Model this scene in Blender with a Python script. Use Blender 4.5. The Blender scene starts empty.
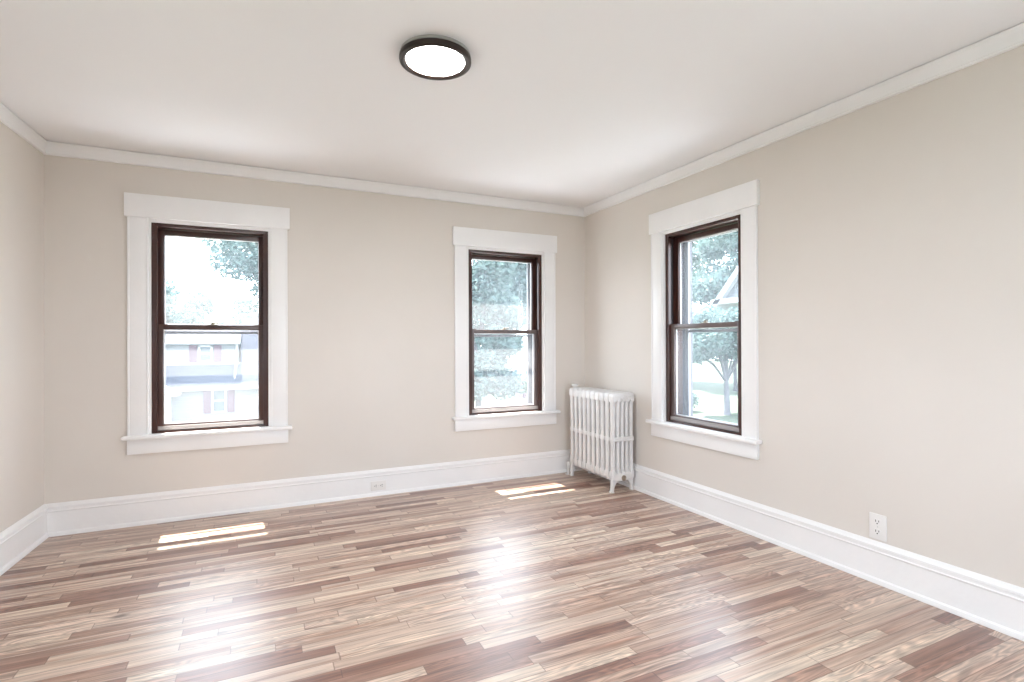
import bpy, bmesh, math, random
from mathutils import Vector, Matrix
C = bpy.context.scene.collection
SC = bpy.context.scene
PI = math.pi

# ------------------------------------------------------------------ camera
cam_data = bpy.data.cameras.new('camera')
cam_data.sensor_width = 36.0
cam_data.lens = 530.76 / 1024 * 36.0
cam_data.clip_start = 0.02
cam_data.clip_end = 300
cam = bpy.data.objects.new('camera', cam_data)
C.objects.link(cam)
yaw, pitch, roll = 0.4422, 0.00342, -0.00389
fw = Vector((math.sin(yaw) * math.cos(pitch), math.cos(yaw) * math.cos(pitch), math.sin(pitch)))
r0 = Vector((math.cos(yaw), -math.sin(yaw), 0)); u0 = r0.cross(fw)
rt = r0 * math.cos(roll) + u0 * math.sin(roll)
up = -r0 * math.sin(roll) + u0 * math.cos(roll)
cam.matrix_world = Matrix(((rt.x, up.x, -fw.x, 0), (rt.y, up.y, -fw.y, 0), (rt.z, up.z, -fw.z, 1.2), (0, 0, 0, 1)))
SC.camera = cam

# ------------------------------------------------------------------ light and exposure
SC.view_settings.view_transform = 'Standard'
SC.view_settings.look = 'None'
SC.view_settings.gamma = 1.0
SC.view_settings.use_curve_mapping = False
SC.view_settings.exposure = 0.43
SC.cycles.max_bounces = 16
SC.cycles.diffuse_bounces = 10
SC.cycles.glossy_bounces = 4
SC.cycles.transparent_max_bounces = 24
SC.cycles.sample_clamp_indirect = 6.0

SKY = 6.5
world = bpy.data.worlds.new('bright_sky')
SC.world = world
world.use_nodes = True
wn, wl = world.node_tree.nodes, world.node_tree.links
wn.clear()
wo = wn.new('ShaderNodeOutputWorld'); bg = wn.new('ShaderNodeBackground')
tc = wn.new('ShaderNodeTexCoord'); sep = wn.new('ShaderNodeSeparateXYZ')
ramp = wn.new('ShaderNodeValToRGB')
ramp.color_ramp.elements[0].position = 0.0; ramp.color_ramp.elements[0].color = (0.78, 0.89, 1.0, 1)
ramp.color_ramp.elements[1].position = 0.75; ramp.color_ramp.elements[1].color = (0.62, 0.79, 1.0, 1)
nz = wn.new('ShaderNodeTexNoise'); nz.inputs['Scale'].default_value = 2.2; nz.inputs['Detail'].default_value = 5
mixc = wn.new('ShaderNodeMixRGB'); mixc.inputs['Color2'].default_value = (.86, .93, 1, 1)
wl.new(tc.outputs['Generated'], sep.inputs[0]); wl.new(sep.outputs['Z'], ramp.inputs[0])
wl.new(tc.outputs['Generated'], nz.inputs['Vector'])
wl.new(nz.outputs['Fac'], mixc.inputs['Fac']); wl.new(ramp.outputs[0], mixc.inputs['Color1'])
wl.new(mixc.outputs[0], bg.inputs['Color']); bg.inputs['Strength'].default_value = SKY
wl.new(bg.outputs[0], wo.inputs['Surface'])

sun_d = bpy.data.lights.new('sun', 'SUN'); sun_d.energy = 26.0; sun_d.angle = math.radians(0.6); sun_d.color = (1.0, 0.95, 0.87)
sun = bpy.data.objects.new('sun', sun_d); C.objects.link(sun)
SUN_DIR = Vector((0.08, -1.0, -2.3)).normalized()
sun.rotation_euler = SUN_DIR.to_track_quat('-Z', 'Y').to_euler()

# room dimensions
D, R, L0, H, SK = 4.263, 2.784, -1.228, 2.479, 0.0464      # back wall y, right wall x, left wall x at y=D, ceiling height, left wall skew
REAR = -0.95; T = 0.26; GZ = -3.2
def left_x(y): return L0 + SK * (y - D)

def portal(loc, rot, sx, sy):
    d = bpy.data.lights.new('window_portal', 'AREA'); d.shape = 'RECTANGLE'; d.size = sx; d.size_y = sy
    d.cycles.is_portal = True
    o = bpy.data.objects.new('window_portal', d); C.objects.link(o); o.location = loc; o.rotation_euler = rot
WX = {1: -0.3075, 2: 1.9675}; W3Y = 2.803
portal((WX[1], D + T + .02, 1.31), (-PI / 2, 0, 0), .72, 1.42)
portal((WX[2], D + T + .02, 1.31), (-PI / 2, 0, 0), .72, 1.42)
portal((R + T + .02, W3Y, 1.31), (PI / 2, 0, PI / 2), .72, 1.42)

# ------------------------------------------------------------------ materials
def mat(name, col=(0.8, 0.8, 0.8), rough=0.5, spec=0.5, metal=0.0, coat=0.0):
    m = bpy.data.materials.new(name); m.use_nodes = True
    b = m.node_tree.nodes['Principled BSDF']
    b.inputs['Base Color'].default_value = (*col, 1); b.inputs['Roughness'].default_value = rough
    b.inputs['Specular IOR Level'].default_value = spec; b.inputs['Metallic'].default_value = metal
    b.inputs['Coat Weight'].default_value = coat
    return m
def nodes(m): return m.node_tree.nodes, m.node_tree.links, m.node_tree.nodes['Principled BSDF']
def mottled(name, c1, c2, scale, rough, spec=0.4, bump=0.0, bscale=30, stretch=None, dist=0.01):
    m = mat(name, c1, rough, spec); n, l, b = nodes(m)
    t = n.new('ShaderNodeTexCoord'); mp = n.new('ShaderNodeMapping'); l.new(t.outputs['Object'], mp.inputs[0])
    if stretch: mp.inputs['Scale'].default_value = stretch
    nt = n.new('ShaderNodeTexNoise'); nt.inputs['Scale'].default_value = scale; nt.inputs['Detail'].default_value = 4
    l.new(mp.outputs[0], nt.inputs['Vector'])
    cr = n.new('ShaderNodeValToRGB'); cr.color_ramp.elements[0].position = .35; cr.color_ramp.elements[1].position = .65
    cr.color_ramp.elements[0].color = (*c1, 1); cr.color_ramp.elements[1].color = (*c2, 1)
    l.new(nt.outputs['Fac'], cr.inputs[0]); l.new(cr.outputs[0], b.inputs['Base Color'])
    if bump:
        n2 = n.new('ShaderNodeTexNoise'); n2.inputs['Scale'].default_value = bscale; n2.inputs['Detail'].default_value = 3
        l.new(t.outputs['Object'], n2.inputs['Vector'])
        bp = n.new('ShaderNodeBump'); bp.inputs['Strength'].default_value = bump; bp.inputs['Distance'].default_value = dist
        l.new(n2.outputs['Fac'], bp.inputs['Height']); l.new(bp.outputs[0], b.inputs['Normal'])
    return m
M = {}
M['wall'] = mottled('beige_wall_paint', (0.705, 0.660, 0.612), (0.725, 0.680, 0.632), 1.6, .55, .3, .25, 9, dist=.004)
M['ceiling'] = mottled('ceiling_paint', (0.87, 0.87, 0.88), (0.88, 0.88, 0.89), 1.2, .8, .2, .2, 7, dist=.004)
M['trim'] = mottled('white_trim_paint', (0.86, 0.855, 0.855), (0.885, 0.88, 0.88), 3, .33, .5, .3, 26, dist=.003)
M['brown'] = mottled('brown_window_frame', (0.042, 0.013, 0.010), (0.056, 0.019, 0.013), 6, .30, .6)
M['sash'] = mottled('brown_sash', (0.050, 0.020, 0.015), (0.068, 0.028, 0.022), 6, .30, .6)
M['greysash'] = mottled('grey_brown_sash', (0.115, 0.085, 0.082), (0.14, 0.105, 0.10), 6, .32, .6)  # lighter, greyer brown than the left window's lower sash
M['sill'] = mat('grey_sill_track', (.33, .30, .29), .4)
M['reveal'] = mat('grey_outer_reveal', (.075, .075, .09), .6)
M['alu'] = mat('storm_window_metal', (.16, .165, .185), .4, .5)
M['alubead'] = mat('white_bead', (.5, .51, .52), .5)
M['track'] = mat('dark_track', (.03, .02, .02), .5)
M['brass'] = mat('sash_lock_metal', (.32, .28, .22), .35, .5, .9)
M['rad'] = mottled('radiator_enamel', (0.70, 0.685, 0.675), (0.76, 0.745, 0.735), 14, .36, .5, .3, 40, dist=.002)
M['radmetal'] = mat('worn_fitting_metal', (.45, .38, .30), .4, .5, .7)
M['plate'] = mat('white_plastic', (.82, .80, .78), .35)
M['slot'] = mat('dark_slot', (.03, .03, .03), .6)
M['screw'] = mat('screw_metal', (.6, .6, .6), .3, .5, .8)
M['lampring'] = mat('dark_bronze_ring', (.022, .013, .010), .38, .5, .3)
M['lampplate'] = mat('lamp_back_plate', (.35, .34, .33), .5)

def emis(name, col, s):
    m = mat(name, col); n, l, b = nodes(m)
    b.inputs['Emission Color'].default_value = (*col, 1); b.inputs['Emission Strength'].default_value = s
    return m
M['diffuser'] = emis('glowing_diffuser', (1.0, .97, .945), 72.0)

def glass(name, veil):
    m = bpy.data.materials.new(name); m.use_nodes = True; n, l = m.node_tree.nodes, m.node_tree.links; n.clear()
    o = n.new('ShaderNodeOutputMaterial'); tr = n.new('ShaderNodeBsdfTransparent'); gl = n.new('ShaderNodeBsdfGlossy')
    gl.inputs['Roughness'].default_value = .01
    fr = n.new('ShaderNodeLayerWeight'); fr.inputs['Blend'].default_value = .5      # reflects more at a glancing angle, the same from both sides
    pw = n.new('ShaderNodeMath'); pw.operation = 'POWER'; pw.inputs[1].default_value = 4.5; l.new(fr.outputs['Facing'], pw.inputs[0])
    ma = n.new('ShaderNodeMath'); ma.operation = 'MULTIPLY_ADD'; ma.inputs[1].default_value = .6; ma.inputs[2].default_value = .012; l.new(pw.outputs[0], ma.inputs[0])
    mx = n.new('ShaderNodeMixShader'); l.new(ma.outputs[0], mx.inputs[0]); l.new(tr.outputs[0], mx.inputs[1]); l.new(gl.outputs[0], mx.inputs[2])
    # translucent veil mixed into the pane: painted haze that pales the view outside
    tl = n.new('ShaderNodeBsdfTranslucent'); tl.inputs['Color'].default_value = (.92, .95, 1, 1)
    m2 = n.new('ShaderNodeMixShader'); m2.inputs[0].default_value = veil
    l.new(mx.outputs[0], m2.inputs[1]); l.new(tl.outputs[0], m2.inputs[2]); l.new(m2.outputs[0], o.inputs[0])
    return m
M['glass'] = glass('veiled_window_glass', .045)

# laminate floor: strips along x, each about 55 mm wide
def floor_mat():
    m = mat('laminate_strip_floor', rough=.3, spec=.8); n, l, b = nodes(m)
    b.inputs['Coat Weight'].default_value = .5; b.inputs['Coat IOR'].default_value = 1.75; b.inputs['Coat Roughness'].default_value = .34
    t = n.new('ShaderNodeTexCoord'); s = n.new('ShaderNodeSeparateXYZ'); l.new(t.outputs['Object'], s.inputs[0])
    def mth(op, a, bb=None, c=None):
        k = n.new('ShaderNodeMath'); k.operation = op
        for i, v in enumerate((a, bb, c)):
            if v is None: continue
            if isinstance(v, (int, float)): k.inputs[i].default_value = v
            else: l.new(v, k.inputs[i])
        return k.outputs[0]
    SW = .0568
    yr = mth('DIVIDE', s.outputs['Y'], SW); row = mth('FLOOR', yr)
    w1 = n.new('ShaderNodeTexWhiteNoise'); w1.noise_dimensions = '1D'; l.new(row, w1.inputs['W'])
    w1b = n.new('ShaderNodeTexWhiteNoise'); w1b.noise_dimensions = '1D'; l.new(mth('ADD', row, 77.3), w1b.inputs['W'])
    ln = mth('MULTIPLY_ADD', w1b.outputs['Value'], .34, .42)
    xs = mth('DIVIDE', mth('ADD', s.outputs['X'], mth('MULTIPLY', w1.outputs['Value'], 3.0)), ln)
    # jitter the joints along the strip so that the pieces differ in length
    cell = mth('FLOOR', xs)
    cx = n.new('ShaderNodeCombineXYZ'); l.new(cell, cx.inputs[0]); l.new(row, cx.inputs[1])
    w2 = n.new('ShaderNodeTexWhiteNoise'); w2.noise_dimensions = '2D'; l.new(cx.outputs[0], w2.inputs['Vector'])
    r2 = w2.outputs['Value']
    # some neighbouring cells merge: long pieces
    cr = n.new('ShaderNodeValToRGB'); e = cr.color_ramp.elements
    e[0].position = 0; e[0].color = (.22, .115, .085, 1)
    e[1].position = 1; e[1].color = (.63, .525, .43, 1)
    for p, c in ((.10, (.29, .165, .125, 1)), (.22, (.42, .29, .225, 1)), (.45, (.51, .39, .315, 1)), (.72, (.57, .45, .37, 1)), (.88, (.585, .47, .375, 1))):
        x = e.new(p); x.color = c
    l.new(r2, cr.inputs[0])
    # grain
    off = mth('MULTIPLY', r2, 41.0)
    gx = mth('ADD', mth('MULTIPLY', s.outputs['X'], 1.0), off)
    gv = n.new('ShaderNodeCombineXYZ'); l.new(mth('MULTIPLY', gx, 3.2), gv.inputs[0]); l.new(mth('MULTIPLY', s.outputs['Y'], 85), gv.inputs[1]); l.new(off, gv.inputs[2])
    g1 = n.new('ShaderNodeTexNoise'); g1.inputs['Scale'].default_value = 1.0; g1.inputs['Detail'].default_value = 5; g1.inputs['Roughness'].default_value = .65
    l.new(gv.outputs[0], g1.inputs['Vector'])
    # cathedral figure
    cv = n.new('ShaderNodeCombineXYZ'); l.new(mth('MULTIPLY', gx, 1.6), cv.inputs[0]); l.new(mth('MULTIPLY', s.outputs['Y'], 15), cv.inputs[1]); l.new(off, cv.inputs[2])
    g2 = n.new('ShaderNodeTexNoise'); g2.inputs['Scale'].default_value = 1.0; g2.inputs['Detail'].default_value = 2.0; g2.inputs['Distortion'].default_value = .5
    l.new(cv.outputs[0], g2.inputs['Vector'])
    rings = mth('SINE', mth('MULTIPLY', g2.outputs['Fac'], 100.0))
    # how strong that figure is changes from piece to piece
    w3 = n.new('ShaderNodeTexWhiteNoise'); w3.noise_dimensions = '1D'; l.new(off, w3.inputs['W'])
    fig = mth('MULTIPLY', mth('GREATER_THAN', w3.outputs['Value'], .4), .22)
    v1 = mth('MULTIPLY_ADD', g1.outputs['Fac'], 2.1, -.06)
    v2 = mth('MULTIPLY_ADD', rings, fig, .97)
    val = mth('MULTIPLY', v1, v2)
    # streaks: broad darker reddish bands inside a piece
    sv = n.new('ShaderNodeCombineXYZ'); l.new(mth('MULTIPLY', gx, 1.4), sv.inputs[0]); l.new(mth('MULTIPLY', s.outputs['Y'], 24), sv.inputs[1]); l.new(off, sv.inputs[2])
    g3 = n.new('ShaderNodeTexNoise'); g3.inputs['Scale'].default_value = 1.0; g3.inputs['Detail'].default_value = 2
    l.new(sv.outputs[0], g3.inputs['Vector'])
    sr = n.new('ShaderNodeValToRGB'); sr.color_ramp.elements[0].position = .46; sr.color_ramp.elements[0].color = (0, 0, 0, 1)
    sr.color_ramp.elements[1].position = .72; sr.color_ramp.elements[1].color = (1, 1, 1, 1); l.new(g3.outputs['Fac'], sr.inputs[0])
    mxs = n.new('ShaderNodeMixRGB'); mxs.blend_type = 'MULTIPLY'; mxs.inputs['Color2'].default_value = (.56, .42, .37, 1)
    l.new(sr.outputs[0], mxs.inputs['Fac']); l.new(cr.outputs[0], mxs.inputs['Color1'])
    # knots
    kv = n.new('ShaderNodeCombineXYZ'); l.new(mth('MULTIPLY', s.outputs['X'], 2.4), kv.inputs[0]); l.new(mth('MULTIPLY', s.outputs['Y'], 5.2), kv.inputs[1])
    vo = n.new('ShaderNodeTexVoronoi'); vo.inputs['Scale'].default_value = 1.0; l.new(kv.outputs[0], vo.inputs['Vector'])
    kr = n.new('ShaderNodeValToRGB'); kr.color_ramp.elements[0].position = .04; kr.color_ramp.elements[0].color = (1, 1, 1, 1)
    kr.color_ramp.elements[1].position = .11; kr.color_ramp.elements[1].color = (0, 0, 0, 1); l.new(vo.outputs['Distance'], kr.inputs[0])
    hsv = n.new('ShaderNodeHueSaturation'); hsv.inputs['Saturation'].default_value = 1.14; l.new(mxs.outputs[0], hsv.inputs['Color']); l.new(val, hsv.inputs['Value'])
    mk = n.new('ShaderNodeMixRGB'); mk.inputs['Color2'].default_value = (.10, .05, .035, 1)
    sk = n.new('ShaderNodeSeparateColor'); l.new(vo.outputs['Color'], sk.inputs[0])
    l.new(mth('MULTIPLY', kr.outputs[0], mth('MULTIPLY', mth('GREATER_THAN', sk.outputs[0], .42), .8)), mk.inputs['Fac'])
    l.new(hsv.outputs[0], mk.inputs['Color1'])
    # fine joints
    fy = mth('FRACT', yr); ey = mth('MINIMUM', fy, mth('SUBTRACT', 1.0, fy))
    fx = mth('FRACT', xs); ex = mth('MULTIPLY', mth('MINIMUM', fx, mth('SUBTRACT', 1.0, fx)), 8.0)
    ed = mth('LESS_THAN', mth('MINIMUM', ey, ex), .030)
    mj = n.new('ShaderNodeMixRGB'); mj.blend_type = 'MULTIPLY'; mj.inputs['Color2'].default_value = (.40, .31, .27, 1)
    l.new(mth('MULTIPLY', ed, .75), mj.inputs['Fac']); l.new(mk.outputs[0], mj.inputs['Color1'])
    l.new(mj.outputs[0], b.inputs['Base Color'])
    l.new(mth('MULTIPLY_ADD', g1.outputs['Fac'], .12, .32), b.inputs['Roughness'])
    bp = n.new('ShaderNodeBump'); bp.inputs['Strength'].default_value = .25; bp.inputs['Distance'].default_value = .0012
    l.new(val, bp.inputs['Height']); l.new(bp.outputs[0], b.inputs['Normal'])
    return m
M['floor'] = floor_mat()

# ------------------------------------------------------------------ mesh helpers
def box(bm, x0, x1, y0, y1, z0, z1):
    vs = [bm.verts.new((x, y, z)) for x in (x0, x1) for y in (y0, y1) for z in (z0, z1)]
    for f in ((0, 1, 3, 2), (4, 6, 7, 5), (0, 4, 5, 1), (2, 3, 7, 6), (0, 2, 6, 4), (1, 5, 7, 3)):
        bm.faces.new([vs[i] for i in f])
def bbox(bm, x0, x1, y0, y1, z0, z1, bv=.003, seg=2):
    t = bmesh.new(); box(t, x0, x1, y0, y1, z0, z1)
    bmesh.ops.recalc_face_normals(t, faces=t.faces)
    bmesh.ops.bevel(t, geom=t.edges[:], offset=bv, segments=seg, affect='EDGES', profile=.5, clamp_overlap=True)
    join(bm, t)
def join(bm, t, mx=None):
    if mx is not None: bmesh.ops.transform(t, matrix=mx, verts=t.verts)
    me = bpy.data.meshes.new('tmp'); t.to_mesh(me); t.free(); bm.from_mesh(me); bpy.data.meshes.remove(me)
def prism(bm, pts, a0, a1, axis='y', bv=0.0, seg=2):
    """polygon in the plane across `axis`, extruded from a0 to a1"""
    t = bmesh.new()
    def P(p, a):
        return (p[0], a, p[1]) if axis == 'y' else ((a, p[0], p[1]) if axis == 'x' else (p[0], p[1], a))
    A = [t.verts.new(P(p, a0)) for p in pts]; B = [t.verts.new(P(p, a1)) for p in pts]
    t.faces.new(A); t.faces.new(B[::-1])
    n = len(pts)
    for i in range(n): t.faces.new((A[i], B[i], B[(i + 1) % n], A[(i + 1) % n]))
    bmesh.ops.recalc_face_normals(t, faces=t.faces)
    if bv:
        bmesh.ops.bevel(t, geom=t.edges[:], offset=bv, segments=seg, affect='EDGES', profile=.5, clamp_overlap=True)
    join(bm, t)
def lathe(bm, prof, n=32, mx=None):
    """prof: (radius, height) round z"""
    t = bmesh.new(); rings = []
    for r, z in prof:
        if r < 1e-6: rings.append([t.verts.new((0, 0, z))])
        else: rings.append([t.verts.new((r * math.cos(2 * PI * i / n), r * math.sin(2 * PI * i / n), z)) for i in range(n)])
    for a, b in zip(rings, rings[1:]):
        for i in range(n):
            j = (i + 1) % n
            if len(a) == 1 and len(b) == 1: continue
            if len(a) == 1: t.faces.new((a[0], b[i], b[j]))
            elif len(b) == 1: t.faces.new((a[i], a[j], b[0]))
            else: t.faces.new((a[i], a[j], b[j], b[i]))
    bmesh.ops.recalc_face_normals(t, faces=t.faces)
    join(bm, t, mx)
def tube(bm, pts, rad, n=10, sx=1.0, sy=1.0):
    """round tube through pts; rad number or list"""
    t = bmesh.new(); pts = [Vector(p) for p in pts]; rings = []
    for i, p in enumerate(pts):
        d = (pts[min(i + 1, len(pts) - 1)] - pts[max(i - 1, 0)]).normalized()
        a = Vector((1, 0, 0)) if abs(d.x) < .9 else Vector((0, 1, 0))
        v = d.cross(a).normalized(); u = v.cross(d).normalized()
        r = rad[i] if isinstance(rad, (list, tuple)) else rad
        rings.append([t.verts.new(p + u * (r * sx * math.cos(2 * PI * k / n)) + v * (r * sy * math.sin(2 * PI * k / n))) for k in range(n)])
    for a, b in zip(rings, rings[1:]):
        for k in range(n): t.faces.new((a[k], a[(k + 1) % n], b[(k + 1) % n], b[k]))
    t.faces.new(rings[0][::-1]); t.faces.new(rings[-1])
    bmesh.ops.recalc_face_normals(t, faces=t.faces)
    join(bm, t)
def obj(name, bm, m, parent=None, loc=None, smooth=None, label=None):
    me = bpy.data.meshes.new(name); bm.to_mesh(me); bm.free()
    me.materials.append(M[m] if isinstance(m, str) else m)
    if smooth:
        for p in me.polygons: p.use_smooth = True
        me.set_sharp_from_angle(angle=math.radians(smooth))
    o = bpy.data.objects.new(name, me); C.objects.link(o)
    if parent: o.parent = parent
    if loc: o.location = loc
    if label: o['label'] = label
    return o
def empty(name, loc, rz=0.0):
    o = bpy.data.objects.new(name, None); o.empty_display_size = .1; C.objects.link(o); o.location = loc; o.rotation_euler = (0, 0, rz); return o
def thing(o, label, cat, group=None):
    o['label'] = label; o['category'] = cat
    if group: o['group'] = group
    return o
def struct(o, label):
    o['kind'] = 'structure'; o['label'] = label; return o

# ------------------------------------------------------------------ room shell
bm = bmesh.new(); prism(bm, [(left_x(REAR) - .05, REAR - .05), (R + .05, REAR - .05), (R + .05, D + .05), (left_x(D) - .05, D + .05)], -.12, 0, 'z')
struct(obj('floor', bm, 'floor'), 'glossy laminate floor of narrow tan and brown wood strips')
bm = bmesh.new(); prism(bm, [(left_x(REAR) - .2, REAR - .2), (R + .2, REAR - .2), (R + .2, D + .2), (left_x(D) - .2, D + .2)], H, H + .15, 'z')
struct(obj('ceiling', bm, 'ceiling'), 'smooth off white painted ceiling')

HOLE = .376; HZ0, HZ1 = .575, 2.045
def wall_boxes(bm, a0, a1, t0, t1, holes, z0, z1, swap=False):
    """wall from a0 to a1 along its run, t0..t1 across it, rectangular holes (c0,c1)"""
    def B(p, q, zz0, zz1):
        if swap: box(bm, t0, t1, p, q, zz0, zz1)
        else: box(bm, p, q, t0, t1, zz0, zz1)
    e = a0
    for c0, c1 in sorted(holes):
        B(e, c0, z0, z1); B(c0, c1, z0, HZ0); B(c0, c1, HZ1, z1); e = c1
    B(e, a1, z0, z1)
bm = bmesh.new(); wall_boxes(bm, L0 - .3, R + T, D, D + T, [(WX[k] - HOLE, WX[k] + HOLE) for k in (1, 2)], -.12, H + .02)
struct(obj('wall_back', bm, 'wall'), 'beige back wall with two windows')
bm = bmesh.new(); wall_boxes(bm, REAR - T, D, R, R + T, [(W3Y - HOLE, W3Y + HOLE), (.20 - HOLE * 1.5, .20 + HOLE * 1.5)], -.12, H + .02, True)
portal((R + T + .02, .20, 1.31), (PI / 2, 0, PI / 2), 1.05, 1.42)
struct(obj('wall_right', bm, 'wall'), 'beige right wall with one window')
LRZ = math.atan2(1, SK); LW = 2.1   # the left wall's own frame: x along it from its rear end; its added window is centred LW along
bm = bmesh.new(); wall_boxes(bm, 0, (D - REAR) * math.hypot(1, SK), 0, T, [(LW - HOLE * 2.2, LW + HOLE * 2.2)], -.12, H + .02)
o = struct(obj('wall_left', bm, 'wall'), 'beige left wall'); o.location = (left_x(REAR), REAR, 0); o.rotation_euler = (0, 0, LRZ)
ldir = Vector((SK, 1, 0)).normalized(); lpos = Vector((left_x(REAR), REAR, 0)) + ldir * LW
portal(tuple(lpos + Vector((-1, SK, 0)) * (T + .02) + Vector((0, 0, 1.31))), (PI / 2, 0, LRZ - PI), 1.6, 1.42)
REARW = {4: 1.42}; WS = 3.2
bm = bmesh.new(); wall_boxes(bm, left_x(REAR) - .2, R, REAR - T, REAR, [(REARW[k] - HOLE * WS, REARW[k] + HOLE * WS) for k in REARW], -.12, H + .02)
struct(obj('wall_rear', bm, 'wall'), 'beige wall behind the viewer')
for k in REARW: portal((REARW[k], REAR - T - .02, 1.31), (PI / 2, 0, 0), 2.3, 1.42)

# skirting and crown, swept along each wall; prof is (distance from the wall, height)
BASE = [(0, 0), (.034, 0), (.034, .010), (.030, .020), (.020, .026), (.019, .148), (.0245, .152), (.0255, .157), (.022, .161), (.0215, .172),
        (.026, .175), (.025, .184), (.016, .190), (.009, .1965), (.004, .2015), (0, .2015)]
CROWN = [(0, H - .086), (.014, H - .086), (.017, H - .083), (.017, H - .077), (.0125, H - .073), (.0125, H - .030), (.016, H - .020), (.021, H - .012), (.021, H - .0045), (0, H - .0045)]
def sweep(name, prof, p0, p1, nrm, mitre0, mitre1, label):
    """from p0 to p1 on the wall line, profile pushed out along nrm; mitre = +1 trims the end by the profile depth"""
    bm = bmesh.new(); p0 = Vector((*p0, 0)); p1 = Vector((*p1, 0)); d = (p1 - p0).normalized(); nrm = Vector((*nrm, 0))
    N = 24
    rows = []
    for i in range(N + 1):
        f = i / N; row = []
        for off, z in prof:
            a = p0 + d * off * mitre0; b = p1 - d * off * mitre1
            q = a.lerp(b, f) + nrm * off; row.append(bm.verts.new((q.x, q.y, z)))
        rows.append(row)
    n = len(prof)
    for a, b in zip(rows, rows[1:]):
        for i in range(n): bm.faces.new((a[i], a[(i + 1) % n], b[(i + 1) % n], b[i]))
    bm.faces.new(rows[0]); bm.faces.new(rows[-1][::-1])
    bmesh.ops.recalc_face_normals(bm, faces=bm.faces)
    return struct(obj(name, bm, 'trim', smooth=28), label)
lx0, lx1 = left_x(REAR), left_x(D); lnrm = Vector((1, -SK)).normalized()
sweep('baseboard_back', BASE, (lx1, D), (R, D), (0, -1), 1, 1, 'tall white moulded baseboard along the back wall')
sweep('baseboard_right', BASE, (R, D), (R, REAR), (-1, 0), 1, 1, 'tall white moulded baseboard along the right wall')
sweep('baseboard_left', BASE, (lx1, D), (lx0, REAR), lnrm, 1, 1, 'tall white moulded baseboard along the left wall')
sweep('baseboard_rear', BASE, (lx0, REAR), (R, REAR), (0, 1), 1, 1, 'white baseboard behind the viewer')
sweep('trim_1', CROWN, (lx1, D), (R, D), (0, -1), 1, 1, 'white crown moulding over the back wall')
sweep('trim_2', CROWN, (R, D), (R, REAR), (-1, 0), 1, 1, 'white crown moulding over the right wall')
sweep('trim_3', CROWN, (lx1, D), (lx0, REAR), lnrm, 1, 1, 'white crown moulding over the left wall')
sweep('trim_4', CROWN, (lx0, REAR), (R, REAR), (0, 1), 1, 1, 'white crown moulding behind the viewer')

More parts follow.
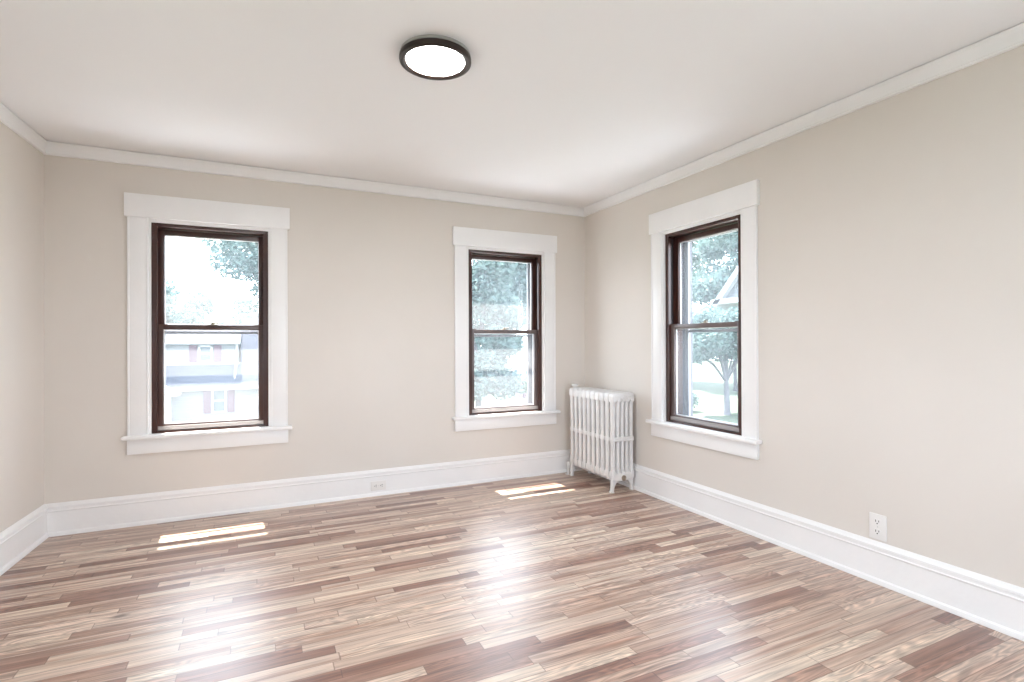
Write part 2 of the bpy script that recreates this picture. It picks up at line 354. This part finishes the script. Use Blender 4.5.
# ------------------------------------------------------------------ windows (local: x along the wall, +y outwards)
def frame(bm, xa, xb, y0, y1, za, zb, l, r, b, t, bv=.002):
    bbox(bm, xa, xa + l, y0, y1, za, zb, bv); bbox(bm, xb - r, xb, y0, y1, za, zb, bv)
    bbox(bm, xa + l - .001, xb - r + .001, y0, y1, za, za + b, bv); bbox(bm, xa + l - .001, xb - r + .001, y0, y1, zb - t, zb, bv)
def make_window(name, loc, rz, label, sash='greysash'):
    w = struct(empty(name, loc, rz), label)
    Z0, Z1 = .605, 2.015
    # side casings, head casing, stool, apron: separate boards of the white surround
    for s in (-1, 1):
        bm = bmesh.new(); a, b = sorted((s * .372, s * .487)); bbox(bm, a, b, -.016, .001, .595, 2.046, .003); c_, d_ = sorted((s * .476, s * .4875)); bbox(bm, c_, d_, -.021, .0, .595, 2.046, .002); c_, d_ = sorted((s * .3715, s * .384)); bbox(bm, c_, d_, -.019, .0, .595, 2.046, .003)
        obj('side_casing', bm, 'trim', w, smooth=30)
    bm = bmesh.new(); bbox(bm, -.503, .503, -.028, .001, 2.045, 2.200, .003); obj('head_casing', bm, 'trim', w, smooth=30)
    bm = bmesh.new(); bbox(bm, -.516, .516, -.062, .0, .570, .597, .009, 3); bbox(bm, -.374, .374, -.01, .052, .570, .597, .002)
    obj('stool', bm, 'trim', w, smooth=40)
    bm = bmesh.new(); bbox(bm, -.490, .490, -.024, .001, .472, .571, .003); obj('apron', bm, 'trim', w, smooth=30)
    # white jamb return
    bm = bmesh.new(); box(bm, -HOLE, -.358, 0, .016, .59, HZ1); box(bm, .358, HOLE, 0, .016, .59, HZ1); box(bm, -.36, .36, 0, .016, 2.022, HZ1)
    obj('jamb', bm, 'trim', w)
    # brown box frame with its sloping sill
    bm = bmesh.new(); frame(bm, -HOLE, HOLE, .012, .165, .575, HZ1, .034, .034, .034, .045)
    prism(bm, [(.016, .608), (.165, .600), (.165, .575), (.016, .575)], -.35, .35, 'x')
    # parting stops standing proud between the two tracks
    for s in (-1, 1):
        a, b = sorted((s * .325, s * .345)); box(bm, a, b, .012, .034, .608, 2.0); box(bm, a, b, .072, .079, 1.33, 2.0)
    obj('frame', bm, 'brown', w, smooth=30)
    bm = bmesh.new()
    for s in (-1, 1):
        a, b = sorted((s * .336, s * .3425)); box(bm, a, b, .038, .070, 1.34, 1.99)
    obj('track', bm, 'track', w)
    # lower sash on the inner track
    bm = bmesh.new(); frame(bm, -.336, .336, .035, .070, .612, 1.334, .042, .042, .040, .034, .003)
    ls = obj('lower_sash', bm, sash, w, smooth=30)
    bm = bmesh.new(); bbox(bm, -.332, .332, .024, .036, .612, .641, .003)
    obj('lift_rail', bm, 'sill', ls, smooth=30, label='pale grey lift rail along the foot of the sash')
    bm = bmesh.new(); box(bm, -.30, .30, .0525, .0545, .650, 1.302); obj('glass_pane', bm, 'glass', ls)
    bm = bmesh.new(); frame(bm, -.296, .296, .056, .063, .650, 1.302, .0065, .0065, .0065, .005, .001); obj('glazing_bead', bm, 'trim', ls, label='pale glazing bead')
    bm = bmesh.new()   # lock on the meeting rail: base, cam and lever
    bbox(bm, -.030, .030, .041, .067, 1.3335, 1.339, .002); lathe(bm, [(0, 0), (.011, 0), (.011, .010), (.008, .014), (0, .015)], 14, Matrix.Translation((0, .054, 1.339)))
    tube(bm, [(0, .054, 1.348), (.02, .045, 1.350), (.038, .039, 1.349)], [.005, .0045, .006], 8)
    obj('sash_lock', bm, 'brass', ls, smooth=40, label='small metal sash lock')
    bm = bmesh.new()   # tilt latches at both ends of the rail
    for s in (-1, 1):
        a, b = sorted((s * .27, s * .325)); bbox(bm, a, b, .039, .065, 1.3335, 1.3385, .002)
    obj('tilt_latch', bm, 'brown', ls)
    # upper sash on the outer track
    bm = bmesh.new(); frame(bm, -.336, .336, .080, .116, 1.300, 1.992, .042, .042, .030, .036, .003)
    us = obj('upper_sash', bm, 'brown', w, smooth=30)
    bm = bmesh.new(); box(bm, -.296, .296, .097, .099, 1.328, 1.958); obj('glass_pane', bm, 'glass', us)
    bm = bmesh.new(); frame(bm, -.296, .296, .100, .106, 1.328, 1.958, .005, .005, .004, .006, .001); obj('glazing_bead', bm, 'trim', us, label='pale glazing bead')
    # pale storm frame on the outside
    bm = bmesh.new(); frame(bm, -.345, .345, .185, .212, .60, 2.03, .038, .038, .030, .055, .002)
    bbox(bm, -.31, .31, .190, .207, 1.273, 1.293, .002)
    sf = obj('storm_frame', bm, 'alu', w, smooth=30)
    bm = bmesh.new(); frame(bm, -.308, .308, .19, .20, .628, 1.974, .006, .006, .006, .007, .001)
    obj('screen_bead', bm, 'alubead', sf, label='thin white bead round the storm pane')
    # exterior reveal
    bm = bmesh.new(); box(bm, -HOLE, -.345, .165, T + .01, .575, HZ1); box(bm, .345, HOLE, .165, T + .01, .575, HZ1); box(bm, -.346, .346, .165, T + .01, 2.03, HZ1); box(bm, -.346, .346, .165, T + .03, .575, .60)
    obj('outer_casing', bm, 'reveal', w)
    return w
make_window('window_1', (WX[1], D, 0), 0, 'brown double hung window in white casing at the left of the back wall', 'sash')
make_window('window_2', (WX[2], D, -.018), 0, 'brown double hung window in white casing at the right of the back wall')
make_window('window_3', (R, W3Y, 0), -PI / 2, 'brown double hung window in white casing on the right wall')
for k in REARW: make_window('window_%d' % k, (REARW[k], REAR, 0), PI, 'unseen double hung window added behind the viewer for fill daylight').scale = (WS, 1, 1)  # out of view, added to let more daylight into the room
make_window('window_5', (R, .20, 0), -PI / 2, 'unseen window added in the right wall beside the viewer for fill daylight').scale = (1.5, 1, 1)  # added unseen opening, brightens the left wall and ceiling
make_window('window_6', lpos, LRZ, 'unseen wide window added in the left wall beside the viewer for fill daylight').scale = (WS, 1, 1)  # added unseen opening, throws daylight on the right wall

# ------------------------------------------------------------------ ceiling light
t = thing(empty('ceiling_light', (.702, 2.262, H)), 'round flush ceiling light with a dark bronze ring and a glowing white diffuser', 'ceiling light')
bm = bmesh.new(); lathe(bm, [(0, 0), (.150, 0), (.153, -.002), (.153, -.011), (.150, -.014), (0, -.014)], 64); obj('mounting_plate', bm, 'lampplate', t, smooth=35, label='grey mounting plate against the ceiling')
bm = bmesh.new(); lathe(bm, [(.118, -.0145), (.152, -.0145), (.157, -.018), (.158, -.034), (.156, -.039), (.150, -.0425), (.142, -.043), (.129, -.0375), (.127, -.035), (.118, -.0145)], 72)
obj('outer_ring', bm, 'lampring', t, smooth=35)
bm = bmesh.new(); lathe(bm, [(0, -.0365), (.06, -.0365), (.115, -.0355), (.1275, -.0345), (.1275, -.030), (0, -.030)], 64); obj('diffuser', bm, 'diffuser', t, smooth=40, label='glowing white diffuser disc')

# ------------------------------------------------------------------ radiator (local x across, y along its length away from the viewer)
RX = 2.634
rad = thing(empty('radiator', (RX, 3.50, 0)), 'white cast iron column radiator standing in the corner by the right wall window', 'radiator')
TX = (-.088, -.044, 0, .044, .088)
def section_mesh(ends):
    bm = bmesh.new()
    # top header with rounded shoulders and one scallop between every two columns
    top = [(-.105, .722), (-.105, .765), (-.100, .782), (-.086, .792), (-.05, .7955), (0, .797), (.05, .7955), (.086, .792), (.100, .782), (.105, .765), (.105, .722)]
    low = []
    for i in range(4, 0, -1):
        c = (TX[i] + TX[i - 1]) / 2
        low += [(TX[i] - .014, .722), (c + .005, .736), (c, .739), (c - .005, .736), (TX[i - 1] + .014, .722)]
    prism(bm, top + low, -.030, .030, 'y', .010, 3)
    bot = [(-.105, .165), (-.105, .115), (-.095, .098), (-.03, .090), (.03, .090), (.095, .098), (.105, .115), (.105, .165)]
    lowb = []
    for i in range(4, 0, -1):
        c = (TX[i] + TX[i - 1]) / 2
        lowb += [(TX[i] - .012, .165), (c + .006, .150), (c, .147), (c - .006, .150), (TX[i - 1] + .012, .165)]
    prism(bm, bot + lowb, -.027, .027, 'y', .009, 3)
    for x in TX:
        tube(bm, [(x, 0, .14), (x, 0, .17), (x, 0, .30), (x, 0, .56), (x, 0, .70), (x, 0, .74)], [.0185, .0170, .0158, .0158, .0170, .0185], 12, 1.08, 1.36)
    # web joining the columns half way up
    web = [(x_, z_ + (.006 if z_ > .42 else -.006)) for x_, z_ in [(-.100, .408), (-.100, .436), (-.066, .430), (-.044, .438), (-.022, .430), (0, .438), (.022, .430), (.044, .438), (.066, .430), (.100, .436), (.100, .408), (.066, .416), (.044, .406), (.022, .416), (0, .406), (-.022, .416), (-.044, .406), (-.066, .416)]]
    prism(bm, web, -.031, .031, 'y', .006, 2)
    # nipples that join this section to the next
    if ends != 'last':
        for z in (.752, .125):
            tube(bm, [(0, .02, z), (0, .05, z)], .020, 12)
    return bm
PITCH = .0672
LEG = [(-.104, .125), (-.104, .060), (-.105, .030), (-.111, .010), (-.111, 0), (-.086, 0), (-.086, .010), (-.084, .030), (-.074, .056), (-.058, .078), (-.038, .093), (-.038, .125)]
first = None
for i in range(10):
    if i in (0, 9): o = obj('section', section_mesh('last' if i == 9 else 'first'), 'rad', rad, (0, i * PITCH, 0), 40)
    elif first is None: first = o = obj('section', section_mesh('mid'), 'rad', rad, (0, i * PITCH, 0), 40)
    else: o = first.copy(); C.objects.link(o); o.parent = rad; o.location = (0, i * PITCH, 0)
for i in (0, 9):
    for s in (-1, 1):
        bm = bmesh.new(); prism(bm, [(s * x, z) for x, z in LEG], -.015, .015, 'y', .005, 2)
        bbox(bm, *sorted((s * -.1135, s * -.083)), -.018, .018, 0, .010, .003)
        obj('leg', bm, 'rad', rad, (0, i * PITCH, 0), 40)
Rx = Matrix.Rotation(PI / 2, 4, 'X')
bm = bmesh.new()   # raised boss and plug on the near end, at the top hub
lathe(bm, [(0, .004), (.006, .005), (.010, .010), (.020, .010), (.024, .006), (.025, 0), (0, 0)], 20, Matrix.Translation((0, -.029, .752)) @ Rx)
lathe(bm, [(0, .016), (.008, .016), (.009, .004), (0, .004)], 6, Matrix.Translation((0, -.029, .752)) @ Rx)
obj('end_plug', bm, 'rad', rad, smooth=40)
bm = bmesh.new()
lathe(bm, [(0, .006), (.008, .008), (.018, .008), (.022, .004), (.022, 0), (0, 0)], 20, Matrix.Translation((0, -.026, .112)) @ Rx)
lathe(bm, [(0, .020), (.010, .020), (.011, .004), (0, .004)], 6, Matrix.Translation((0, -.026, .112)) @ Rx)
obj('end_plug', bm, 'radmetal', rad, smooth=40, label='worn metal plug at the foot of the near end')
bm = bmesh.new()   # nameplate-like casting ridges on the near end header
tube(bm, [(.033 * math.cos(a * PI / 16), -.0305, .752 + .026 * math.sin(a * PI / 16)) for a in range(33)], .003, 8)
tube(bm, [(x_, -.0305, z_) for x_, z_ in ((-.096, .760), (-.085, .772), (-.062, .766), (-.034, .752))], .003, 8)
tube(bm, [(x_, -.0305, z_) for x_, z_ in ((.096, .760), (.085, .772), (.062, .766), (.034, .752))], .003, 8)
obj('casting_ornament', bm, 'rad', rad, smooth=50)
bm = bmesh.new()   # supply valve behind the far end: pipe, body, riser into the floor, round handle
yv = 9 * PITCH
tube(bm, [(0, yv + .02, .125), (-.02, yv + .055, .110), (-.055, yv + .062, .100)], .014, 12)
lathe(bm, [(0, -.026), (.015, -.026), (.021, -.015), (.023, 0), (.021, .015), (.015, .026), (0, .026)], 18, Matrix.Translation((-.095, yv + .060, .085)))
tube(bm, [(-.095, yv + .060, 0), (-.095, yv + .060, .07)], .012, 12)
lathe(bm, [(0, 0), (.030, 0), (.030, .005), (0, .005)], 20, Matrix.Translation((-.095, yv + .060, 0.0)))
obj('supply_valve', bm, 'rad', rad, smooth=40)
bm = bmesh.new()
lathe(bm, [(0, 0), (.014, 0), (.014, .014), (.026, .016), (.031, .021), (.031, .029), (.026, .033), (0, .035)], 20, Matrix.Translation((-.060, yv, .792)))
obj('air_vent', bm, 'rad', rad, smooth=40, label='small round air vent on top of the far section')

# ------------------------------------------------------------------ electrical outlets
def duplex(t, Mx):
    """plate in local xz, facing -y, upright; Mx turns it on its side"""
    def put(name, bm, m, par, label=None, smooth=35):
        bmesh.ops.transform(bm, matrix=Mx, verts=bm.verts); return obj(name, bm, m, par, smooth=smooth, label=label)
    bm = bmesh.new(); bbox(bm, -.037, .037, -.007, 0, -.060, .060, .0035, 3); put('cover_plate', bm, 'plate', t)
    for z in (.0235, -.0235):
        bm = bmesh.new()
        pts = [(.0165 * math.cos(a), z + .0165 * math.sin(a)) for a in [2 * PI * k / 28 for k in range(28)]]
        pts = [(x, max(z - .0135, min(z + .0135, zz))) for x, zz in pts]
        prism(bm, pts, -.0092, -.006, 'y', .0005, 1); rc = put('receptacle', bm, 'plate', t)
        bm = bmesh.new()
        box(bm, -.0080, -.0052, -.0096, -.0090, z - .001, z + .009); box(bm, .0052, .0080, -.0096, -.0090, z + .000, z + .008)
        lathe(bm, [(0, 0), (.0030, 0), (.0030, .0006), (0, .0006)], 12, Matrix.Translation((0, -.0090, z - .0075)) @ Rx)
        put('slot', bm, 'slot', rc)
    bm = bmesh.new(); lathe(bm, [(0, .0012), (.0022, .001), (.003, 0), (0, 0)], 12, Matrix.Translation((0, -.0068, 0)) @ Rx); put('screw', bm, 'screw', t)
t = thing(empty('electrical_outlet', (R, 1.616, .2755), -PI / 2 * -1 + PI), 'white upright duplex outlet on the right wall just above the baseboard', 'outlet')
t.rotation_euler = (0, 0, -PI / 2)
duplex(t, Matrix.Diagonal((1.12, 1.0, 1.06, 1)))
t = thing(empty('electrical_outlet', (.838, D - .019, .078)), 'white outlet lying sideways in the back wall baseboard between the windows', 'outlet')
duplex(t, Matrix.Rotation(PI / 2, 4, 'Y'))

# ------------------------------------------------------------------ outside
M['lawn'] = mottled('lawn_grass', (0.062, 0.080, 0.055), (0.080, 0.098, 0.070), .35, .9, .1)
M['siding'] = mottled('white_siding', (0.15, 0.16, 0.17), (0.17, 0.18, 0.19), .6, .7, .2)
def siding_mat():
    m = M['siding']; n, l, b = nodes(m)
    t = n.new('ShaderNodeTexCoord'); s = n.new('ShaderNodeSeparateXYZ'); l.new(t.outputs['Object'], s.inputs[0])
    k = n.new('ShaderNodeMath'); k.operation = 'MULTIPLY'; k.inputs[1].default_value = 5.5; l.new(s.outputs['Z'], k.inputs[0])
    f = n.new('ShaderNodeMath'); f.operation = 'FRACT'; l.new(k.outputs[0], f.inputs[0])
    bp = n.new('ShaderNodeBump'); bp.inputs['Strength'].default_value = .6; bp.inputs['Distance'].default_value = .05
    l.new(f.outputs[0], bp.inputs['Height']); l.new(bp.outputs[0], b.inputs['Normal'])
siding_mat()
M['slate'] = mottled('grey_roof_shingles', (0.027, 0.032, 0.046), (0.038, 0.044, 0.062), 2.5, .8, .2)
M['shutter'] = mat('maroon_shutter', (.055, .018, .036), .6)
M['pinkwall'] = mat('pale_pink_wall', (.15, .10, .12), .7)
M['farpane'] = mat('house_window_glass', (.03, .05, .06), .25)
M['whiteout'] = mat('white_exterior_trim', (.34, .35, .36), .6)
M['bark'] = mottled('grey_bark', (.085, .085, .095), (.13, .13, .14), 5, .9, .1)
def leaf_mat(name, c1, c2):
    m = mottled(name, c1, c2, 1.3, .6, .2); n, l, b = nodes(m)
    tl = n.new('ShaderNodeBsdfTranslucent'); mx = n.new('ShaderNodeMixShader'); mx.inputs[0].default_value = .35
    cr = [x for x in n if x.type == 'VALTORGB'][0]; l.new(cr.outputs[0], tl.inputs['Color'])
    o = [x for x in n if x.type == 'OUTPUT_MATERIAL'][0]
    l.new(b.outputs[0], mx.inputs[1]); l.new(tl.outputs[0], mx.inputs[2]); l.new(mx.outputs[0], o.inputs[0])
    return m
M['leaf_a'] = leaf_mat('blue_green_leaves', (.085, .135, .130), (.14, .205, .195))
M['leaf_b'] = leaf_mat('fresh_green_leaves', (.11, .17, .14), (.165, .24, .20))
M['roofeave'] = mat('eave_boards', (.7, .7, .7), .7)

bm = bmesh.new(); prism(bm, [(-60, -40), (100, -40), (100, 110), (-60, 110)], GZ - .3, GZ, 'z')
struct(obj('ground', bm, 'lawn'), 'lawn outside the house')
# roof overhang over the back wall, above the window heads
bm = bmesh.new(); prism(bm, [(D + T - .02, 2.46), (4.67, 2.36), (4.72, 2.37), (4.72, 2.50), (D + T - .02, 2.80)], -3.0, 4.2, 'x')
struct(obj('roof_eave', bm, 'roofeave'), 'eave of this house above the back windows')

# pale roofs added out of view to bounce daylight up to the ceiling
def add_bounce_roof(name, x0, x1, y0, y1, label):
    bm = bmesh.new(); bbox(bm, x0, x1, y0, y1, -.62, -.45, .02)
    n_ = 14
    horiz = (x1 - x0) > (y1 - y0)
    for i in range(n_ + 1):     # standing seams
        if horiz: x = x0 + .05 + (x1 - x0 - .1) * i / n_; box(bm, x - .012, x + .012, y0, y1, -.455, -.42)
        else: y = y0 + .05 + (y1 - y0 - .1) * i / n_; box(bm, x0, x1, y - .012, y + .012, -.455, -.42)
    struct(obj(name, bm, 'bounceroof'), label)
M['bounceroof'] = mat('pale_bounce_roof', (.74, .75, .76), .6)
add_bounce_roof('bounce_roof', -2.5, 4.0, D + T, D + T + 2.4, 'unseen pale roof added below the back windows to bounce daylight in')
add_bounce_roof('bounce_roof', R + T, R + T + 2.4, -1.2, 4.4, 'unseen pale roof added below the right wall window to bounce daylight in')
add_bounce_roof('bounce_roof', -2.5, 4.0, REAR - T - 2.4, REAR - T, 'unseen pale roof added behind the viewer to bounce daylight in')

# neighbouring house seen through the left window
hs = thing(empty('neighbouring_house', (-2.6, 30, GZ)), 'white two storey neighbouring house with grey roofs and maroon shutters behind the left window', 'house')
def P_(name, bm, m, par=hs, label=None): 
    bmesh.ops.translate(bm, vec=-Vector((-2.6, 30, GZ)) if par is hs else Vector((0, 0, 0)), verts=bm.verts); return obj(name, bm, m, par, label=label)
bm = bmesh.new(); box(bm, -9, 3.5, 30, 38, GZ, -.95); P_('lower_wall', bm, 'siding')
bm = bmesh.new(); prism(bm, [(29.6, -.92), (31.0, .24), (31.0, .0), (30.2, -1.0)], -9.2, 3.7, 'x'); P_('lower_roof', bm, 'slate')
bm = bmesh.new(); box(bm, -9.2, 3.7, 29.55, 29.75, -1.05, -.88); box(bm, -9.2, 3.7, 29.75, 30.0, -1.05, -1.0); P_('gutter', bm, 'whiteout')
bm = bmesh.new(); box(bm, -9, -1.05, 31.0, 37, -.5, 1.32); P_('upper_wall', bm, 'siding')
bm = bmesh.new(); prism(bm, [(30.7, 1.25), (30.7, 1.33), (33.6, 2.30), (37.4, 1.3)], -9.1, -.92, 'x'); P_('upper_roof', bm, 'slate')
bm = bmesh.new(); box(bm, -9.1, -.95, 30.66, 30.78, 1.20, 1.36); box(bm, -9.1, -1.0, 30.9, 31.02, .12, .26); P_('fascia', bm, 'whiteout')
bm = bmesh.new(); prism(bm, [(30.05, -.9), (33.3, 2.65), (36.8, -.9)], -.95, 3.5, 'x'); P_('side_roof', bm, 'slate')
bm = bmesh.new(); tube(bm, [(-1.12, 30.92, 1.2), (-1.12, 30.92, .25), (-1.16, 30.6, .0), (-1.2, 29.9, -.80)], .055, 8); P_('downspout', bm, 'whiteout')
def far_window(x0, x1, z0, z1, y, sx, sw):
    bm = bmesh.new(); t_ = .09
    box(bm, x0 - t_, x0, y - .08, y, z0 - t_, z1 + t_); box(bm, x1, x1 + t_, y - .08, y, z0 - t_, z1 + t_)
    box(bm, x0 - t_, x1 + t_, y - .08, y, z1, z1 + t_); box(bm, x0 - t_, x1 + t_, y - .1, y, z0 - t_, z0); box(bm, x0, x1, y - .07, y, (z0 + z1) / 2 - .03, (z0 + z1) / 2 + .03)
    f = P_('window', bm, 'whiteout')
    bm = bmesh.new(); box(bm, x0, x1, y - .03, y - .005, z0, z1); bmesh.ops.translate(bm, vec=-Vector((-2.6, 30, GZ)), verts=bm.verts); obj('pane', bm, 'farpane', f)
    for a, b in ((x0 - t_ - sw - sx, x0 - t_ - sx), (x1 + t_ + sx, x1 + t_ + sx + sw)):
        bm = bmesh.new(); box(bm, a, b, y - .06, y, z0 - .08, z1 + .08)
        k = 12
        for i in range(k): 
            zz = z0 + (z1 - z0) * (i + .5) / k; box(bm, a + .05, b - .05, y - .075, y - .06, zz - .03, zz + .02)
        P_('shutter', bm, 'shutter')
far_window(-2.76, -2.30, .36, 1.06, 31.0, .06, .34)
far_window(-2.11, -1.62, -2.12, -1.08, 30.0, .03, .31)
far_window(-6.6, -6.1, -2.12, -1.08, 30.0, .03, .31)
far_window(1.2, 1.7, -2.12, -1.08, 30.0, .03, .31)
bm = bmesh.new(); prism(bm, [(-5.3, -1.15), (-4.35, -.60), (-3.4, -1.15), (-3.5, -1.2), (-5.2, -1.2)], 28.7, 30.0, 'y'); P_('porch_gable', bm, 'whiteout')
for x in (-5.15, -3.85):
    bm = bmesh.new(); box(bm, x - .1, x + .1, 28.75, 28.95, GZ, -1.18); P_('porch_post', bm, 'whiteout')

# pink garage seen through the right back window
g = thing(empty('pink_shed', (20.6, 38, GZ)), 'pale pink shed with a grey roof low in the right back window', 'shed')
def G_(name, bm, m, base=Vector((20.6, 38, GZ)), par=None): 
    bmesh.ops.translate(bm, vec=-base, verts=bm.verts); return obj(name, bm, m, par or g)
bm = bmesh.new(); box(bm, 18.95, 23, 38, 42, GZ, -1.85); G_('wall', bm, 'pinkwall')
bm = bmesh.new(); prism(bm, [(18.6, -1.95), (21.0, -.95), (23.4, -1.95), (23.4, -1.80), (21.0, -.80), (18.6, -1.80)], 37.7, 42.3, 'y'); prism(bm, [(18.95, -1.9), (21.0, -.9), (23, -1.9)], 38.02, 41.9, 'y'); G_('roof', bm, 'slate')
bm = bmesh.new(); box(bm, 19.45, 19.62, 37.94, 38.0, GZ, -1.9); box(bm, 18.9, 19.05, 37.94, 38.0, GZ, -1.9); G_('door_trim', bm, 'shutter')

# white gabled house seen through the right wall window
gb = Vector((30, 24, GZ))
hg = thing(empty('gabled_house', gb), 'white gabled house end high at the right of the right wall window', 'house')
def X_(name, bm, m): bmesh.ops.translate(bm, vec=-gb, verts=bm.verts); return obj(name, bm, m, hg)
bm = bmesh.new(); prism(bm, [(28.6, 4.3), (24.7, 8.5), (20.8, 4.3)], 30.6, 38.6, 'x'); X_('gable_wall', bm, 'siding')
bm = bmesh.new(); prism(bm, [(29.4, 3.75), (24.7, 8.85), (20.0, 3.75), (20.0, 3.45), (20.3, 3.45), (24.7, 8.35), (29.1, 3.45), (29.4, 3.45)], 30.2, 38.8, 'x'); X_('roof', bm, 'whiteout')
bm = bmesh.new(); box(bm, 30.2, 38.6, 20.1, 29.3, 3.98, 4.33); X_('soffit', bm, 'whiteout')
bm = bmesh.new(); box(bm, 33.4, 38.6, 20.4, 26.6, GZ, 3.99); X_('wall', bm, 'siding')
for y in (26.8, 20.9):
    bm = bmesh.new(); box(bm, 30.4, 30.7, y - .15, y + .15, GZ, 4.0); X_('porch_post', bm, 'whiteout')

# trees: crown of many small leaves on branching limbs
def leaf_cloud(blobs, n, size, seed, density=1.0):
    rnd = random.Random(seed); vs, fs = [], []
    wts = [b[3] ** 2 for b in blobs]; tot = sum(wts)
    for b, wt in zip(blobs, wts):
        for _ in range(int(n * wt / tot)):
            d = Vector((rnd.gauss(0, 1), rnd.gauss(0, 1), rnd.gauss(0, 1))).normalized() * (b[3] * rnd.random() ** .45)
            p = Vector(b[:3]) + Vector((d.x, d.y, d.z * .8))
            u = Vector((rnd.gauss(0, 1), rnd.gauss(0, 1), rnd.gauss(0, .7))).normalized()
            v = u.cross(Vector((rnd.gauss(0, 1), rnd.gauss(0, 1), rnd.gauss(0, 1)))).normalized()
            s = size * rnd.uniform(.6, 1.3); w = s * .55
            nrm = u.cross(v) * s * .12; k = len(vs)
            vs += [tuple(p - u * s), tuple(p + v * w + nrm), tuple(p + u * s), tuple(p - v * w + nrm)]
            fs += [(k, k + 1, k + 2, k + 3)]
    me = bpy.data.meshes.new('foliage'); me.from_pydata(vs, [], fs); return me
def tree(name, base, height, cr, crown_z, n, leafm, label, cat, group, seed, trunk_r=.16, size=.16, lobes=9, squash=1.0, low=.0):
    rnd = random.Random(seed)
    t_ = thing(empty(name, base), label, cat, group)
    blobs = [(0, 0, crown_z, cr * .62)]
    for i in range(lobes):
        a = 2 * PI * i / lobes + rnd.uniform(-.4, .4); rr = cr * rnd.uniform(.45, .8)
        blobs.append((rr * math.cos(a), rr * math.sin(a), crown_z + squash * cr * rnd.uniform(-.75 + low, .8), cr * rnd.uniform(.28, .46)))
    blobs.append((0, 0, height - cr * .3, cr * .32))
    bm = bmesh.new(); lean = rnd.uniform(-.15, .15)
    fork = max(.9, crown_z - cr * .9)
    tube(bm, [(0, 0, -.05), (.02, 0, .25), (lean * .5, 0, fork * .6), (lean, .03, fork), (lean * 1.2, 0, crown_z)], [trunk_r * 1.5, trunk_r * 1.1, trunk_r * .95, trunk_r * .8, trunk_r * .35], 10)
    for b in blobs[1:]:
        tube(bm, [(lean, .03, fork * .95), (lean + b[0] * .4, b[1] * .4, fork + (b[2] - fork) * .5), (b[0], b[1], b[2])], [trunk_r * .45, trunk_r * .28, trunk_r * .1], 6)
    obj('trunk', bm, 'bark', t_, smooth=60)
    me = leaf_cloud(blobs, n, size, seed + 1); me.materials.append(M[leafm])
    f = bpy.data.objects.new('foliage', me); C.objects.link(f); f.parent = t_
    return t_
far = 'trees beyond the windows'
tree('tree', (.5, 43.5, GZ), 14.2, 3.7, 10.4, 6500, 'leaf_a', 'tall leafy tree at the upper right of the left window', 'tree', far, 3, size=.2, lobes=13, squash=1.0)
tree('tree', (-6.4, 47, GZ), 7.6, 3.0, 5.9, 3800, 'leaf_a', 'low tree crown at the left of the left window above the roof', 'tree', far, 5, size=.2)
tree('tree', (-1.2, 52, GZ), 8.8, 3.4, 5.8, 4200, 'leaf_a', 'tree crown just above the neighbouring roof under the taller tree', 'tree', far, 8, size=.2)
tree('tree', (10.7, 26.9, GZ), 12.6, 2.55, 6.1, 24000, 'leaf_a', 'tall dense tree filling the left half of the right back window', 'tree', far, 19, size=.145, lobes=34, squash=2.3)
tree('tree', (17.4, 34.0, GZ), 13.4, 3.3, 9.0, 20000, 'leaf_a', 'tall loose tree filling the right half of the right back window', 'tree', far, 12, size=.16, lobes=26, squash=1.65)
tree('young_tree', (15.0, 29.2, GZ), 2.8, .65, 1.7, 1100, 'leaf_b', 'small young tree low in the right back window', 'tree', None, 15, .04, .09, 7)
tree('tree', (25.4, 23.4, GZ), 5.9, 2.7, 4.5, 11000, 'leaf_a', 'spreading lawn tree with a bare grey trunk low in the right wall window', 'tree', None, 21, .17, .14, 14, .6, .3)
tree('tree', (40.0, 45.5, GZ), 16.0, 5.2, 9.4, 16000, 'leaf_b', 'large leafy tree behind the lawn at the left of the right wall window', 'tree', far, 23, size=.24, lobes=26, squash=1.7)
tree('tree', (38.6, 34.6, GZ), 15.0, 4.5, 9.6, 14000, 'leaf_a', 'large leafy tree behind the lawn at the middle of the right wall window', 'tree', far, 25, size=.24, lobes=24, squash=1.5)

def shrub(name, base, r, n, seed, label, leafm='leaf_a', group=None, size=.08):
    rnd = random.Random(seed); t_ = thing(empty(name, base), label, 'shrub', group)
    bl = [(rnd.uniform(-.5, .5) * r, rnd.uniform(-.4, .4) * r, r * rnd.uniform(.45, .75), r * rnd.uniform(.4, .6)) for _ in range(5)]
    bm = bmesh.new()
    for b in bl: tube(bm, [(0, 0, -.02), (b[0] * .5, b[1] * .5, b[2] * .5), b[:3]], [.03, .02, .01], 6)
    obj('stem', bm, 'bark', t_)
    me = leaf_cloud(bl, n, size, seed); me.materials.append(M[leafm]); f = bpy.data.objects.new('foliage', me); C.objects.link(f); f.parent = t_
shrub('shrub', (-2.25, 28.7, GZ), .75, 700, 31, 'low shrub under the shuttered lower window of the white house')
shrub('shrub', (-4.6, 27.4, GZ), .8, 700, 32, 'low shrub beside the porch post of the white house')
shrub('shrub', (24.45, 25.6, GZ), 1.1, 1500, 33, 'leafy shrub at the lower left of the right wall window')
